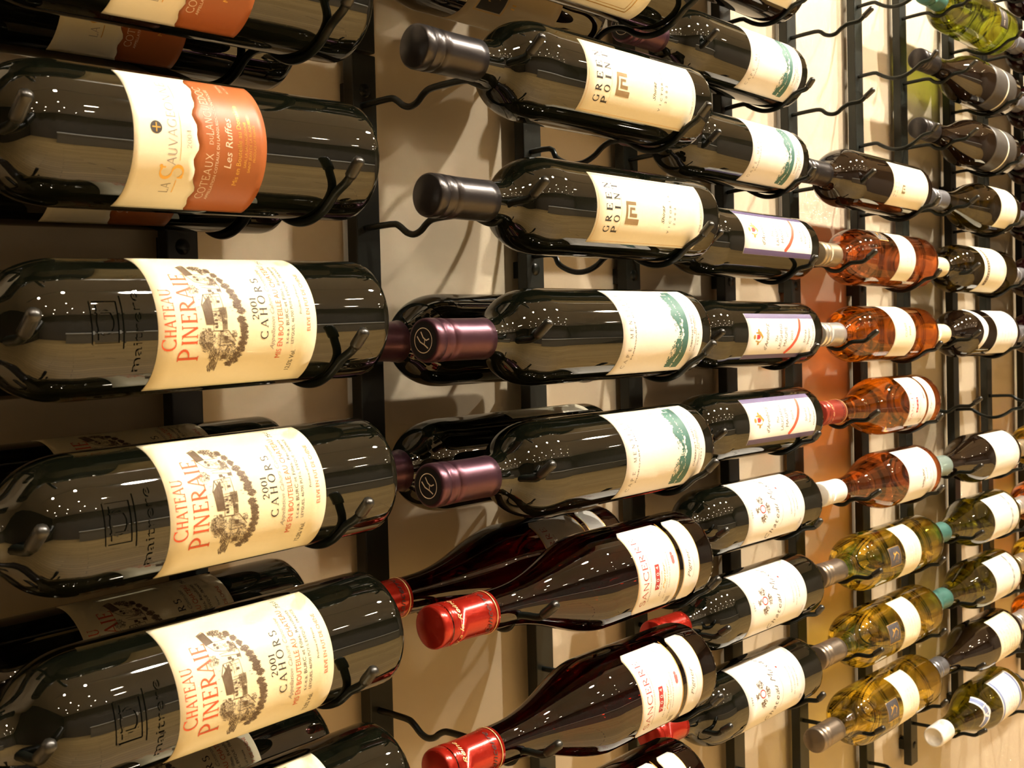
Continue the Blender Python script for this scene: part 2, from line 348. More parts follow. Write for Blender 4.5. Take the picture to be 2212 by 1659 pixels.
# ------------------------------------------------------------------ flat print on labels
SOFF = 2.0
class Ink:
    """2-d shapes in millimetres: a = around the bottle (up), b = along it (towards the neck)"""
    def __init__(s): s.V = []; s.F = []
    def poly(s, pts):
        n = len(s.V); s.V += pts; s.F.append(tuple(range(n, n + len(pts))))
    def line(s, p, q, w, step=1.6):
        (x0, y0), (x1, y1) = p, q; L = math.hypot(x1 - x0, y1 - y0)
        if L < 1e-6: return
        nx, ny = -(y1 - y0) / L * w / 2, (x1 - x0) / L * w / 2
        k = max(1, int(L / step)); n = len(s.V)
        for i in range(k + 1):
            t = i / k; x, y = x0 + (x1 - x0) * t, y0 + (y1 - y0) * t
            s.V += [(x + nx, y + ny), (x - nx, y - ny)]
        for i in range(k): s.F.append((n + 2 * i, n + 2 * i + 1, n + 2 * i + 3, n + 2 * i + 2))
    def path(s, pts, w):
        w = w if isinstance(w, list) else [w] * len(pts)
        P, W = [pts[0]], [w[0]]
        for i in range(len(pts) - 1):
            (x0, y0), (x1, y1) = pts[i], pts[i + 1]
            q = max(1, int(abs(x1 - x0) / 1.8))
            for j in range(1, q + 1):
                P.append((x0 + (x1 - x0) * j / q, y0 + (y1 - y0) * j / q)); W.append(w[i] + (w[i + 1] - w[i]) * j / q)
        pts, w = P, W
        n = len(s.V); m = len(pts)
        for i, (x, y) in enumerate(pts):
            ax, ay = pts[max(i - 1, 0)]; bx, by = pts[min(i + 1, m - 1)]
            L = math.hypot(bx - ax, by - ay) or 1
            nx, ny = -(by - ay) / L * w[i] / 2, (bx - ax) / L * w[i] / 2
            s.V += [(x + nx, y + ny), (x - nx, y - ny)]
        for i in range(m - 1): s.F.append((n + 2 * i, n + 2 * i + 1, n + 2 * i + 3, n + 2 * i + 2))
    def rect(s, a0, a1, b0, b1, step=1.6):
        s.line((a0, (b0 + b1) / 2), (a1, (b0 + b1) / 2), abs(b1 - b0), step)
    def disc(s, a, b, r, n=16, rb=None):
        rb = rb or r
        s.poly([(a + r * math.cos(2 * math.pi * k / n), b + rb * math.sin(2 * math.pi * k / n)) for k in range(n)])
    def ring(s, a, b, r, w, n=24, rb=None, t0=0, t1=360):
        rb = rb or r
        s.path([(a + r * math.cos((t0 + (t1 - t0) * k / n) * R2D), b + rb * math.sin((t0 + (t1 - t0) * k / n) * R2D)) for k in range(n + 1)], w)
    def frame(s, a0, a1, b0, b1, w):
        s.line((a0, b0), (a1, b0), w); s.line((a0, b1), (a1, b1), w); s.line((a0, b0), (a0, b1), w); s.line((a1, b0), (a1, b1), w)
    def blob(s, a, b, ra, rb, n, ln, w, ang=None, spread=1.2):
        for _ in range(n):
            t = random.random() * 6.283; q = math.sqrt(random.random())
            x, y = a + ra * q * math.cos(t), b + rb * q * math.sin(t)
            g = (random.random() * 6.283) if ang is None else ang + random.uniform(-spread, spread)
            l = ln * random.uniform(.5, 1.2) / 2
            s.line((x - l * math.cos(g), y - l * math.sin(g)), (x + l * math.cos(g), y + l * math.sin(g)), w * random.uniform(.7, 1.2))
    def add(s, V, Fc):
        n = len(s.V); s.V += V; s.F += [tuple(i + n for i in f) for f in Fc]
    def text(s, txt, a, b, h, width=None, font='bfont', shear=0.0, align='C', weight=1.0, gap=0.22):
        """baseline at b, cap height h, centred at a"""
        V, Fc = (stroke_text(txt, font, weight, gap) if font in ('serif', 'sans', 'thin') else font_text(txt, shear))
        if not V: return
        xs = [v[0] for v in V]; x0, x1 = min(xs), max(xs)
        kx = h if width is None else width / (x1 - x0)
        off = {'C': (x0 + x1) / 2, 'L': x0, 'R': x1}[align]
        s.add([(a + (x - off) * kx, b + y * h) for x, y in V], Fc)
    def mesh(s, name, R, phi0, lift, mat, scale_r=None):
        V = []
        for a, b in s.V:
            ph = phi0 * R2D + a * MM / R; r = R + lift
            if scale_r: r = scale_r((b + SOFF) * MM) + lift
            V.append((-(b + SOFF) * MM, -r * math.cos(ph), r * math.sin(ph)))
        return mesh_from(name, V, s.F, False, mat)

_FT = {}
def font_text(txt, shear=0.0):
    key = (txt, shear)
    if key not in _FT:
        cu = bpy.data.curves.new('t', 'FONT'); cu.body = txt; cu.size = 1.0 / 0.70; cu.resolution_u = 2; cu.shear = shear
        o = bpy.data.objects.new('t', cu); COL.objects.link(o)
        dg = bpy.context.evaluated_depsgraph_get(); dg.update()
        me = o.evaluated_get(dg).to_mesh()
        _FT[key] = ([(v.co.x, v.co.y) for v in me.vertices], [tuple(p.vertices) for p in me.polygons])
        o.evaluated_get(dg).to_mesh_clear()
        bpy.data.objects.remove(o); bpy.data.curves.remove(cu)
    return _FT[key]
# a small roman alphabet drawn with thick and thin strokes; l = line, a = arc (cx cy rx ry t0 t1), s = foot serif
def _G():
    T, t = 'T', 't'
    G = {}
    st = lambda x: [('l', x, 0, x, 1, T), ('s', x, 0), ('s', x, 1)]
    G['A'] = (.80, [('l', .06, 0, .40, 1, t), ('l', .40, 1, .74, 0, T), ('l', .18, .34, .62, .34, t), ('s', .06, 0), ('s', .74, 0)])
    G['C'] = (.80, [('a', .46, .5, .40, .49, 48, 312, T), ('l', .73, .98, .73, .76, t), ('l', .73, .02, .73, .22, t)])
    G['D'] = (.80, st(.16) + [('a', .20, .5, .52, .49, -90, 90, T), ('l', .1, .99, .22, .99, t), ('l', .1, .01, .22, .01, t)])
    G['E'] = (.64, st(.16) + [('l', .1, .98, .56, .98, t), ('l', .1, .02, .60, .02, t), ('l', .16, .52, .44, .52, t), ('l', .56, 1, .56, .82, t), ('l', .60, 0, .60, .20, t), ('l', .44, .62, .44, .42, t)])
    G['G'] = (.86, [('a', .46, .5, .40, .49, 48, 320, T), ('l', .73, .98, .73, .76, t), ('l', .74, .05, .74, .44, T), ('s', .74, .44)])
    G['H'] = (.84, st(.16) + st(.68) + [('l', .16, .52, .68, .52, t)])
    G['I'] = (.32, st(.16))
    G['L'] = (.62, st(.16) + [('l', .1, .02, .56, .02, t), ('l', .56, 0, .56, .22, t)])
    G['M'] = (.98, [('l', .14, 0, .14, 1, t), ('l', .14, 1, .48, .06, T), ('l', .48, .06, .82, 1, t), ('l', .82, 1, .82, 0, T), ('s', .14, 0), ('s', .82, 0), ('s', .10, 1), ('s', .86, 1)])
    G['N'] = (.84, [('l', .14, 0, .14, 1, t), ('l', .14, 1, .68, 0, T), ('l', .68, 0, .68, 1, t), ('s', .14, 0), ('s', .10, 1), ('s', .68, 1)])
    G['O'] = (.88, [('a', .44, .5, .38, .49, 0, 360, T)])
    G['P'] = (.66, st(.16) + [('a', .20, .73, .38, .26, -90, 90, T), ('l', .1, .99, .22, .99, t), ('l', .16, .47, .24, .47, t)])
    G['R'] = (.76, st(.16) + [('a', .20, .74, .36, .25, -90, 90, T), ('l', .1, .99, .22, .99, t), ('l', .16, .49, .24, .49, t), ('l', .30, .49, .66, 0, T), ('s', .68, 0)])
    G['S'] = (.58, [('a', .29, .745, .22, .245, 50, 270, T), ('a', .29, .255, .23, .245, 90, -130, T), ('l', .46, .98, .46, .78, t), ('l', .10, .02, .10, .22, t)])
    G['T'] = (.74, [('l', .37, 0, .37, 1, T), ('s', .37, 0), ('l', .05, .98, .69, .98, t), ('l', .05, 1, .05, .8, t), ('l', .69, 1, .69, .8, t)])
    G['U'] = (.82, [('l', .16, 1, .16, .32, T), ('a', .41, .32, .25, .31, 180, 360, T), ('l', .66, .32, .66, 1, t), ('s', .16, 1), ('s', .66, 1)])
    G['V'] = (.78, [('l', .06, 1, .39, 0, T), ('l', .39, 0, .72, 1, t), ('s', .06, 1), ('s', .72, 1)])
    G['X'] = (.78, [('l', .08, 1, .70, 0, T), ('l', .08, 0, .70, 1, t), ('s', .08, 0), ('s', .70, 0), ('s', .08, 1), ('s', .70, 1)])
    G['0'] = (.60, [('a', .30, .5, .23, .49, 0, 360, T)])
    G['1'] = (.36, [('l', .20, 0, .20, 1, T), ('s', .20, 0), ('l', .20, 1, .06, .84, t)])
    G['2'] = (.60, [('a', .28, .73, .21, .26, 170, -35, T), ('l', .45, .58, .08, .03, t), ('l', .06, .03, .52, .03, T)])
    G['4'] = (.62, [('l', .42, 0, .42, 1, T), ('l', .42, 1, .05, .3, t), ('l', .05, .3, .58, .3, t), ('s', .42, 0)])
    G[' '] = (.36, [])
    return G
GLY = _G()
def stroke_text(txt, font, weight=1.0, gap=0.22):
    k = Ink(); x = 0.0
    if font == 'serif': TT, tt = .145 * weight, .062 * weight
    elif font == 'thin': TT, tt = .085 * weight, .050 * weight
    else: TT, tt = .11 * weight, .095 * weight
    for ch in txt:
        wd, ops = GLY.get(ch, GLY[' '])
        for o in ops:
            if o[0] == 'l': k.line((x + o[1], o[2]), (x + o[3], o[4]), TT if o[5] == 'T' else tt, 0.35)
            elif o[0] == 'a':
                n = max(6, int(abs(o[6] - o[5]) / 20)); P = []; W = []
                for i in range(n + 1):
                    an = (o[5] + (o[6] - o[5]) * i / n) * R2D
                    P.append((x + o[1] + o[3] * math.cos(an), o[2] + o[4] * math.sin(an)))
                    W.append(tt + (TT - tt) * abs(math.cos(an)))
                k.path(P, W)
            elif o[0] == 's' and font == 'serif': k.line((x + o[1] - .12, min(max(o[2], .02), .98)), (x + o[1] + .12, min(max(o[2], .02), .98)), tt * .9, 0.5)
        x += wd + gap - 0.14
    return k.V, k.F

# ------------------------------------------------------------------ bottle shapes
def bordeaux(L=0.303, R=0.0372, sh=0.193):
    sh -= 0.002
    n0 = sh + 0.042
    p = [(0.020, 0.0005), (0.018, 0.010), (0.010, 0.021), (0.002, 0.0285), (0.0, 0.0315), (0.0008, 0.0345), (0.003, R - 0.0006), (0.007, R), (0.02, R), (0.05, R), (0.10, R), (sh - 0.02, R), (sh, R)]
    for t, e in ((.07, .997), (.15, .985), (.23, .966), (.31, .938), (.39, .900), (.47, .850), (.55, .786), (.62, .715), (.69, .625), (.75, .53), (.81, .42), (.86, .32), (.91, .225), (.96, .145), (1.02, .08), (1.09, .035)):
        p.append((sh + t * (n0 - sh), 0.0146 + (R - 0.0146) * e))
    p += [(n0 + 0.007, 0.0148), (n0 + 0.02, 0.0141), (L - 0.016, 0.0135), (L - 0.0155, 0.0145), (L - 0.004, 0.0145), (L - 0.002, 0.0138), (L - 0.001, 0.0100), (L - 0.001, 0.0005)]
    return p
def burgundy(L=0.303, R=0.0392, sh=0.135):
    p = [(0.022, 0.0005), (0.019, 0.011), (0.010, 0.022), (0.002, 0.030), (0.0, 0.0335), (0.0008, 0.0365), (0.003, R - 0.0006), (0.007, R), (0.03, R), (0.08, R), (sh, R)]
    n0 = 0.243
    for i in range(1, 17):
        t = i / 16.0
        s = sh + t * (n0 - sh); e = (1 - t) ** 1.0 * (0.5 + 0.5 * math.cos(math.pi * t)) * 0.55 + 0.45 * (0.5 + 0.5 * math.cos(math.pi * t))
        p.append((s, 0.0148 + (R - 0.0148) * e))
    p += [(L - 0.016, 0.0138), (L - 0.0155, 0.0148), (L - 0.004, 0.0148), (L - 0.002, 0.0140), (L - 0.001, 0.0100), (L - 0.001, 0.0005)]
    return p
def flute(L=0.335, R=0.0365):
    p = [(0.012, 0.0005), (0.004, 0.022), (0.0, 0.029), (0.0012, 0.033), (0.005, R), (0.03, R), (0.12, R), (0.15, R)]
    for i in range(1, 15):
        t = i / 14.0; p.append((0.15 + t * 0.11, 0.0145 + (R - 0.0145) * (0.5 + 0.5 * math.cos(math.pi * t ** 0.95))))
    p += [(L - 0.016, 0.0136), (L - 0.0155, 0.0146), (L - 0.003, 0.0146), (L - 0.001, 0.0100), (L - 0.001, 0.0005)]
    return p
def radius_at(prof):
    q = [(s, r) for s, r in prof[4:]]
    def f(s):
        for (s0, a), (s1, b) in zip(q, q[1:]):
            if s0 <= s <= s1 and s1 > s0: return a + (b - a) * (s - s0) / (s1 - s0)
        return q[-1][1]
    return f
def capsule_mesh(name, prof, c0, L, mat, style='foil'):
    f = radius_at(prof); e = 0.0007
    if style == 'screw':
        P = [(c0, 0.0152), (c0 + 0.003, 0.0156), (c0 + 0.004, 0.0150), (c0 + 0.0065, 0.0150), (c0 + 0.0075, 0.0156), (L - 0.004, 0.0155), (L - 0.001, 0.0150), (L, 0.0138), (L, 0.0125), (L - 0.0008, 0.0118), (L - 0.0008, 0.0004)]
    else:
        P = [(c0 - 0.0002, f(c0) + 0.0001), (c0, f(c0) + e)]
        n = 6
        for i in range(1, n + 1):
            s = c0 + (L - 0.017 - c0) * i / n; P.append((s, max(f(min(s, L - 0.017)), 0.0142) + e))
        P += [(L - 0.0170, 0.0149), (L - 0.0150, 0.0153), (L - 0.0100, 0.0155), (L - 0.0092, 0.0147), (L - 0.0084, 0.0147), (L - 0.0076, 0.0155), (L - 0.0024, 0.0154), (L - 0.0008, 0.0150), (L, 0.0138), (L, 0.0004)]
    return lathe(name, P, 40, mat, False, True)
def patch(name, R, phi0, phi1, s0, s1, lift, mat, cut=0.0, wavy=None, wavy_lo=None):
    """curved paper label between two angles and two stations; cut = clipped corners (mm)"""
    na, nb = max(6, int(abs(phi1 - phi0) / 4)), 10
    V, Fc = [], []
    arc = R * abs(phi1 - phi0) * R2D
    for i in range(na + 1):
        ph = phi0 + (phi1 - phi0) * i / na
        a = arc * i / na; inset = max(0.0, cut * MM - min(a, arc - a))
        lo, hi = s0 + inset, s1 - inset
        if wavy: hi = wavy(i / na)
        if wavy_lo: lo = wavy_lo(i / na)
        for j in range(nb + 1):
            s = lo + (hi - lo) * j / nb; r = R + lift
            V.append((-s, -r * math.cos(ph * R2D), r * math.sin(ph * R2D)))
    for i in range(na):
        for j in range(nb):
            a = i * (nb + 1) + j; Fc.append((a, a + 1, a + nb + 2, a + nb + 1))
    n = len(V)                                   # paper thickness: a rim down to the glass
    rim = [j for j in range(nb + 1)] + [i * (nb + 1) + nb for i in range(1, na + 1)] + [na * (nb + 1) + j for j in range(nb - 1, -1, -1)] + [i * (nb + 1) for i in range(na - 1, 0, -1)]
    for q in rim:
        x, y, z = V[q]; k = (R - 0.0001) / (R + lift); V.append((x, y * k, z * k))
    m = len(rim)
    for q in range(m): Fc.append((rim[q], rim[(q + 1) % m], n + (q + 1) % m, n + q))
    me = mesh_from(name, V, Fc, True, mat); fix_normals(me); return me

LIFT, INK = 0.00022, 0.00036
class Design:
    """meshes of one kind of bottle: list of (part name, mesh, [(sub-part name, mesh)], part label)"""
    def __init__(s, prof, glass, L, cap, c0, capstyle='foil'):
        s.prof = prof; s.R = max(r for _, r in prof); s.parts = []
        s.parts.append(('glass', lathe('glass', prof, 64, glass), [], None))
        s.capidx = None; s.L = L; s.f = radius_at(prof)
        if cap is not None:
            s.capidx = len(s.parts)
            s.parts.append(('screw_cap' if capstyle == 'screw' else 'foil_capsule', capsule_mesh('capsule', prof, c0, L, cap, capstyle), [], None))
    def label(s, phi0, phi1, lo, hi, mat, name='label', **kw):
        s.parts.append((name, patch(name, s.R, phi0, phi1, (lo + SOFF) * MM, (hi + SOFF) * MM, LIFT, mat, **kw), [], None)); return len(s.parts) - 1
    def ink(s, idx, name, ink, mat, phi0, lift=INK):
        s.parts[idx][2].append((name, ink.mesh(name, s.R, phi0, lift, mat)))
    def curved(s, idx, name, ink, mat, phi0, lift):
        s.parts[idx][2].append((name, ink.mesh(name, s.R, phi0, lift, mat, scale_r=s.f)))
DES = {}

# --- cream and burnt-orange Languedoc label
d = Design(bordeaux(), GL_BLACK, 0.303, FO_BLACK, 0.246)
def wav(t): return (126 - 5.5 * (2 * abs(t - .52)) ** 2.2 * 1.2 + 1.1 * math.sin(t * 21) + 0.8 * math.sin(t * 47 + 1) + 2.2 + SOFF) * MM
p0, p1, pc = -77, 60, -8.5
li = d.label(p0, p1, 84, 164, PA_CREAM, wavy_lo=wav)
k = Ink(); k.text('LA', -25, 139.6, 5.2, 6.2, 'thin'); k.text('AUVAGEONNE', 12, 139.6, 5.2, 47, 'thin'); k.text('2004', 2.5, 131.3, 2.6, 9.5, 'thin')
d.ink(li, 'lettering', k, IK_GREY, pc)
k = Ink(); k.text('S', -15.5, 134.2, 13.5, 8.6, 'serif', weight=.85)
k.line((-28, 137.2), (-20, 137.2), .5); k.line((-9, 137.4), (34, 137.4), .25)
k.disc(-12.5, 147.5, 1.0); k.disc(-18, 135, 1.0)
d.ink(li, 'gilt_initial', k, IK_GOLD, pc)
k = Ink(); k.disc(7, 151.5, 3.3, 20)
d.ink(li, 'emblem', k, IK_BLACK, pc)
k = Ink(); k.line((4.6, 151.5), (9.4, 151.5), .7); k.line((7, 149.1), (7, 153.9), .7)
d.ink(li, 'emblem_cross', k, IK_GOLD, pc, INK + 0.00012)
lo_ = d.label(p0, p1, 84, 164, PA_ORANGE, name='lower_label', wavy=lambda t: wav(t) - 0.0002)
k = Ink()
k.text('COTEAUX', -17.5, 117.8, 4.6, 27, 'sans', weight=.75); k.text('DU', 3.2, 118.2, 2.4, 4.5, 'thin'); k.text('LANGUEDOC', 21, 117.8, 4.6, 30, 'sans', weight=.75)
k.text('APPELLATION COTEAUX DU LANGUEDOC CONTROLEE', 1.5, 114.4, 1.7, 66, 'bfont')
k.text('Les Ruffes', 2.5, 106.3, 4.4, 27, 'bfont', .15)
k.text('750ML', 38, 104, 1.8, 8); k.text('ALC. 13% BY VOL', 39, 100, 1.5, 10)
d.ink(lo_, 'lettering', k, IK_CREAM, pc)
k = Ink(); k.text('Mis en Bouteille au Domaine', 2, 100.3, 2.9, 45); k.text('SARL LA SAUVAGEONNE', 2.5, 96.8, 1.6, 25); k.text('SAINT JEAN DE LA BLAQUIERE', 3, 93.9, 1.6, 31); k.text('PRODUCE OF FRANCE', 3.5, 91.2, 1.5, 20)
d.ink(lo_, 'gilt_lettering', k, IK_GOLD, pc)
DES['languedoc'] = d

# --- pale yellow Cahors label with the engraved chateau
d = Design(bordeaux(sh=0.196), GL_BLACK, 0.303, FO_BLACK, 0.246)
pc = 6
li = d.label(-65, 79, 57, 158, PA_PINE)
k = Ink()
k.text('C', -14.6, 147.6, 8.4, 6.2, 'serif'); k.text('HATEAU', 2.6, 147.9, 6.6, 26, 'serif')
k.text('P', -20.6, 133.6, 12.2, 7.0, 'serif', weight=.85); k.text('INERAIE', 5.8, 135.2, 9.2, 41, 'serif', weight=.95)
k.text('MIS EN BOUTEILLE AU CHATEAU', 4.5, 80.4, 3.5, 60, 'bfont'); k.text('ELEVE EN FUT DE CHENE', 8, 61.6, 2.4, 36, 'bfont')
d.ink(li, 'red_lettering', k, IK_RED, pc)
k = Ink()
k.text('2001', 3.5, 96.6, 4.0, 12.5, 'serif'); k.text('CAHORS', 4.5, 90.6, 4.8, 36, 'serif', gap=.5)
k.text('s.c.e.a. BURC et Filles, Recoltants', 8, 76.4, 2.2, 50); k.text('LEYGUES, 46700 PUY-L EVEQUE - FRANCE', 8, 72.8, 1.9, 50)
k.text('Produce of France', 9, 67.0, 1.5, 18); k.text('75cl', 40, 78, 3.0, 7); k.text('12,5% Vol.', -28, 70.5, 3.0, 14)
d.ink(li, 'black_lettering', k, IK_BLACK, pc)
k = Ink(); k.text('Appellation Cahors Controlee', 5, 86.0, 2.6, 50, 'bfont', .4)
d.ink(li, 'script_line', k, IK_GREY, pc)
def QP(x, y):                                     # engraving sketched on a flat sheet: x towards the base, y down
    t = (x - 300) / 1730.0; b = 158 - 101 * (t * .93 + .07 * t * t)
    yc = 705 - 66 * (x - 430) / 1230.0
    return (math.asin(max(-.97, min(.97, (yc - y) / 695.0))) * 37.2 - 4.0, b)
k = Ink()
def ql(x0, y0, x1, y1, w=.26): k.line(QP(x0, y0), QP(x1, y1), w)
def qb(cx, cy, rx, ry, n, ln=1.5, w=.24, ang=None, sp=1.0):
    a, b = QP(cx, cy); k.blob(a, b, ry * .061, rx * .058, int(n * 1.7), ln, w * .85, ang, sp)
for i in range(13): ql(690 + i * 7, 118 - i * 1.6, 726 + i * 6.5, 206 - i * 1.2, .30)
ql(680, 120, 760, 95, .4); ql(760, 95, 812, 190, .5); ql(720, 206, 812, 190, .3)
ql(730, 206, 790, 262, .3); ql(790, 190, 960, 182, .25); ql(790, 262, 900, 282, .3); ql(900, 282, 1020, 268, .3)
for (x, y) in ((815, 212), (832, 240), (960, 212), (975, 235)): k.rect(QP(x, y + 11)[0], QP(x, y - 11)[0], QP(x + 14, y)[1], QP(x - 14, y)[1])
qb(865, 120, 70, 34, 70); qb(930, 150, 40, 40, 45); qb(985, 255, 38, 50, 30, 1.6, .24, 0.2)
ql(820, 300, 1030, 280, .25); ql(1030, 280, 1030, 370, .3); ql(830, 318, 1000, 330, .25)
for i in range(26): ql(782 + i * 4, 500 - i * 4.2, 806 + i * 3.2, 690 - i * .4, .20)
ql(778, 505, 822, 392, .45); ql(822, 392, 895, 690, .40); ql(805, 690, 895, 690, .3)
ql(822, 392, 1000, 372, .3); ql(1000, 372, 1010, 520, .25); ql(860, 420, 990, 405, .2); ql(885, 560, 985, 548, .3); ql(985, 548, 985, 748, .35); ql(885, 752, 985, 748, .4); ql(880, 560, 885, 752, .25)
for (x, y, s) in ((885, 462, 14), (965, 458, 17), (912, 350, 20), (1012, 340, 22), (915, 590, 14), (915, 645, 15), (915, 680, 15), (915, 714, 15), (948, 600, 12), (1000, 662, 22), (940, 366, 12)):
    k.rect(QP(x, y + s * .7)[0], QP(x, y - s * .7)[0], QP(x + s, y)[1], QP(x - s, y)[1])
for i in range(16): ql(955, 520 + i * 7, 1040, 512 + i * 7, .18)
for i in range(12): ql(990, 640 + i * 9, 1035, 640 + i * 8, .22)
ql(950, 760, 1040, 742, .35); ql(1040, 742, 1130, 850, .4); ql(960, 790, 1120, 870, .3); ql(960, 760, 960, 1150, .35); ql(965, 900, 1130, 880, .35); ql(965, 870, 1100, 850, .25)
k.rect(QP(1018, 838)[0], QP(1018, 800)[0], QP(1038, 820)[1], QP(998, 820)[1]); k.rect(QP(1020, 1030)[0], QP(1020, 985)[0], QP(1048, 1000)[1], QP(995, 1000)[1])
for i in range(14): ql(970 + i * 11, 775 + i * 5, 985 + i * 9, 868, .20)
qb(825, 835, 80, 95, 120, 1.6); qb(830, 915, 60, 50, 40, 1.4); qb(905, 985, 55, 70, 90, 1.4, .24, .1); qb(915, 1100, 48, 60, 90, 1.3, .22, 0.1, .5)
qb(735, 350, 58, 50, 55, 1.5, .20); qb(1085, 960, 60, 90, 80, 1.4); qb(1110, 780, 30, 40, 20, 1.2)
for (x, y) in ((720, 420), (760, 445), (735, 520), (740, 640), (760, 735), (1075, 510), (1090, 545)): ql(x, y, x + 22, y - 3, .2)
vin = [(990, 140), (1030, 185), (1068, 235), (1100, 290), (1130, 345), (1150, 400), (1170, 450), (1165, 490), (1195, 540), (1190, 630), (1210, 690), (1215, 750), (1212, 810), (1205, 870), (1190, 930), (1165, 985), (1145, 1040), (1090, 1075)]
for (x, y) in vin: qb(x, y, 42 if y > 250 else 26, 29, 46, 1.8, .32, 1.2, .7)
qb(900, 440, 70, 60, 40, 1.3, .16, 0.1, .3); qb(930, 610, 60, 90, 60, 1.3, .16, 1.5, .3); qb(1005, 600, 30, 90, 50, 1.1, .18, 0, .6); qb(990, 830, 80, 70, 60, 1.4, .17, 1.4, .4); qb(850, 230, 70, 30, 26, 1.2, .16); qb(960, 250, 60, 50, 40, 1.4, .18)
qb(1010, 980, 60, 70, 60, 1.2, .18); qb(760, 830, 30, 60, 40, 1.4, .2)
d.ink(li, 'chateau_engraving', k, IK_BROWN, pc)
# raised mould marks in the glass at the shoulder
k = Ink(); k.text('maitrere', -6, 166.5, 5.2, 44, 'bfont')
d.curved(0, 'raised_glass_lettering', k, GL_BLACK, 4, 0.0007)
k = Ink(); k.frame(-11, 11, 179, 193, 1.0); k.ring(0, 186, 6.5, 0.9, 24, 4.5); k.line((-9, 190), (9, 190), .8); k.line((-14, 176.5), (14, 176.5), .8); k.line((-5, 181), (-5, 191), .8); k.line((5, 181), (5, 191), .8)
d.curved(0, 'raised_glass_crest', k, GL_BLACK, 4, 0.0007)
DES['cahors'] = d

# --- cream label with spaced capitals and the bronze square mark
def spaced_label(lo, hi, phi0, phi1, sc, glass):
    d = Design(bordeaux(L=0.3175, sh=0.206), glass, 0.3205, FO_BLACK, 0.261)
    pc = (phi0 + phi1) / 2; li = d.label(phi0, phi1, lo, hi, PA_CREAM)
    W = d.R * abs(phi1 - phi0) * R2D / MM / 2
    return d, li, pc, W
d, li, pc, W = spaced_label(28, 176, -50, 41, 1, GL_BLACK)
k = Ink()
for j, (word, b) in enumerate((('GREEN', 157.0), ('POINT', 146.6))):
    for q, ch in enumerate(word): k.text(ch, -16.5 + 8.6 * q, b, 7.2, 2.2 if ch == 'I' else 5.4, 'serif', weight=1.15)
k.text('Shiraz', -1, 86, 4.0, 15, 'bfont', .4)
for q, ch in enumerate('VICTORIA'): k.text(ch, -15 + 4.2 * q, 76.5, 2.8, None, 'bfont')
for q, ch in enumerate('2002'): k.text(ch, -8 + 4.2 * q, 70, 2.8, None, 'bfont')
k.text('WINE OF AUSTRALIA', 0, 31.5, 1.5, 26, 'bfont'); k.text('750ml', -24, 34, 1.6, 6, 'bfont')
d.ink(li, 'lettering', k, IK_BLACK, pc)
k = Ink(); bz = [(-11.5, 139.5, 15, 2.3)]
k.rect(-11.5, 6.5, 136.5, 139.0); k.rect(-11.5, -7.0, 121.5, 136.6); k.rect(3.8, 6.5, 126.0, 136.6); k.rect(-5.5, -2.8, 124.5, 133.5); k.rect(0.0, 1.9, 127.5, 133.5); k.rect(-5.5, 1.9, 132.0, 134.2)
d.ink(li, 'bronze_mark', k, principled('ink_bronze', (0.36, 0.25, 0.12), 0.4, 0.4), pc)
k = Ink(); k.frame(-W + 2.2, W - 2.2, 30.3, 173.7, .3); k.line((-20, 145.0), (20, 145.0), .18)
d.ink(li, 'ruled_border', k, IK_GOLD, pc)
DES['spaced'] = d
d, li, pc, W = spaced_label(17, 131, -52, 44, 1, GL_BROWN)
k = Ink()
for word, b in (('GREEN', 121), ('POINT', 114)):
    for q, ch in enumerate(word): k.text(ch, -16 + 5.6 * q, b, 3.6, None, 'bfont')
d.ink(li, 'lettering', k, IK_GREY, pc)
k = Ink(); k.rect(-12, -1, 101, 103); k.rect(-12, -9, 92, 101); k.rect(-3, -1, 95, 101); k.rect(-7, -5, 94, 99)
d.ink(li, 'bronze_mark', k, MATS['ink_bronze'], pc)
DES['spaced_small'] = d

# --- off-white label with the teal vine band, purple foil
d = Design(bordeaux(L=0.3065, sh=0.200), GL_BLACK, 0.3095, FO_PURPLE, 0.2515)
pc = 5; li = d.label(-60, 70, 16, 129, PA_OFF)
k = Ink()
for q, ch in enumerate('CAPE MENTELLE'): k.text(ch, -32.5 + 5.4 * q, 116.0, 4.2, None, 'thin', weight=1.25)
k.text('CABERNET MERLOT', 0, 30.2, 2.3, 40, 'bfont'); k.text('2 0 0 2', -10, 21.5, 2.0, 10, 'bfont'); k.text('MARGARET RIVER  WESTERN AUSTRALIA', 3, 25.0, 1.3, 46, 'bfont')
k.text('MARGARET RIVER', 0, 111.6, 1.6, 50, 'bfont')
d.ink(li, 'lettering', k, IK_CHAR, pc)
k = Ink(); k.text('Trinders', 3, 27.0, 2.0, 17, 'bfont', .3); d.ink(li, 'red_script', k, IK_STRIPE, pc)
k = Ink(); n = 90; A0, A1 = -37, 38
edge = []
for i in range(n + 1):
    t = i / n; a = A0 + (A1 - A0) * t
    edge.append((a, 55 + 3.0 * math.sin(t * 9 + 1) + 2.2 * math.sin(t * 23) + random.uniform(-1.5, 1.5) - 4 * (abs(t - .5) * 2) ** 3))
for i in range(n):
    (a0, e0), (a1, e1) = edge[i], edge[i + 1]
    m0 = 46.5 + 1.6 * math.sin(i * .21) + random.uniform(-.5, .5); g = 0.7 + 1.3 * max(0, math.sin(i * .13 + .8))
    k.poly([(a0, 37.5), (a1, 37.5), (a1, m0 - g * .5), (a0, m0 - g * .5)])
    if random.random() > .10: k.poly([(a0, m0 + g * .6), (a1, m0 + g * .6), (a1, e1), (a0, e0)])
    if random.random() > .72: k.poly([(a0, m0 - g * .5), (a1, m0 - g * .5), (a1, m0 + g * .6), (a0, m0 + g * .6)])
k.blob(-22, 56, 12, 4, 50, 2.0, .7); k.blob(8, 55, 14, 3.0, 40, 1.8, .6)
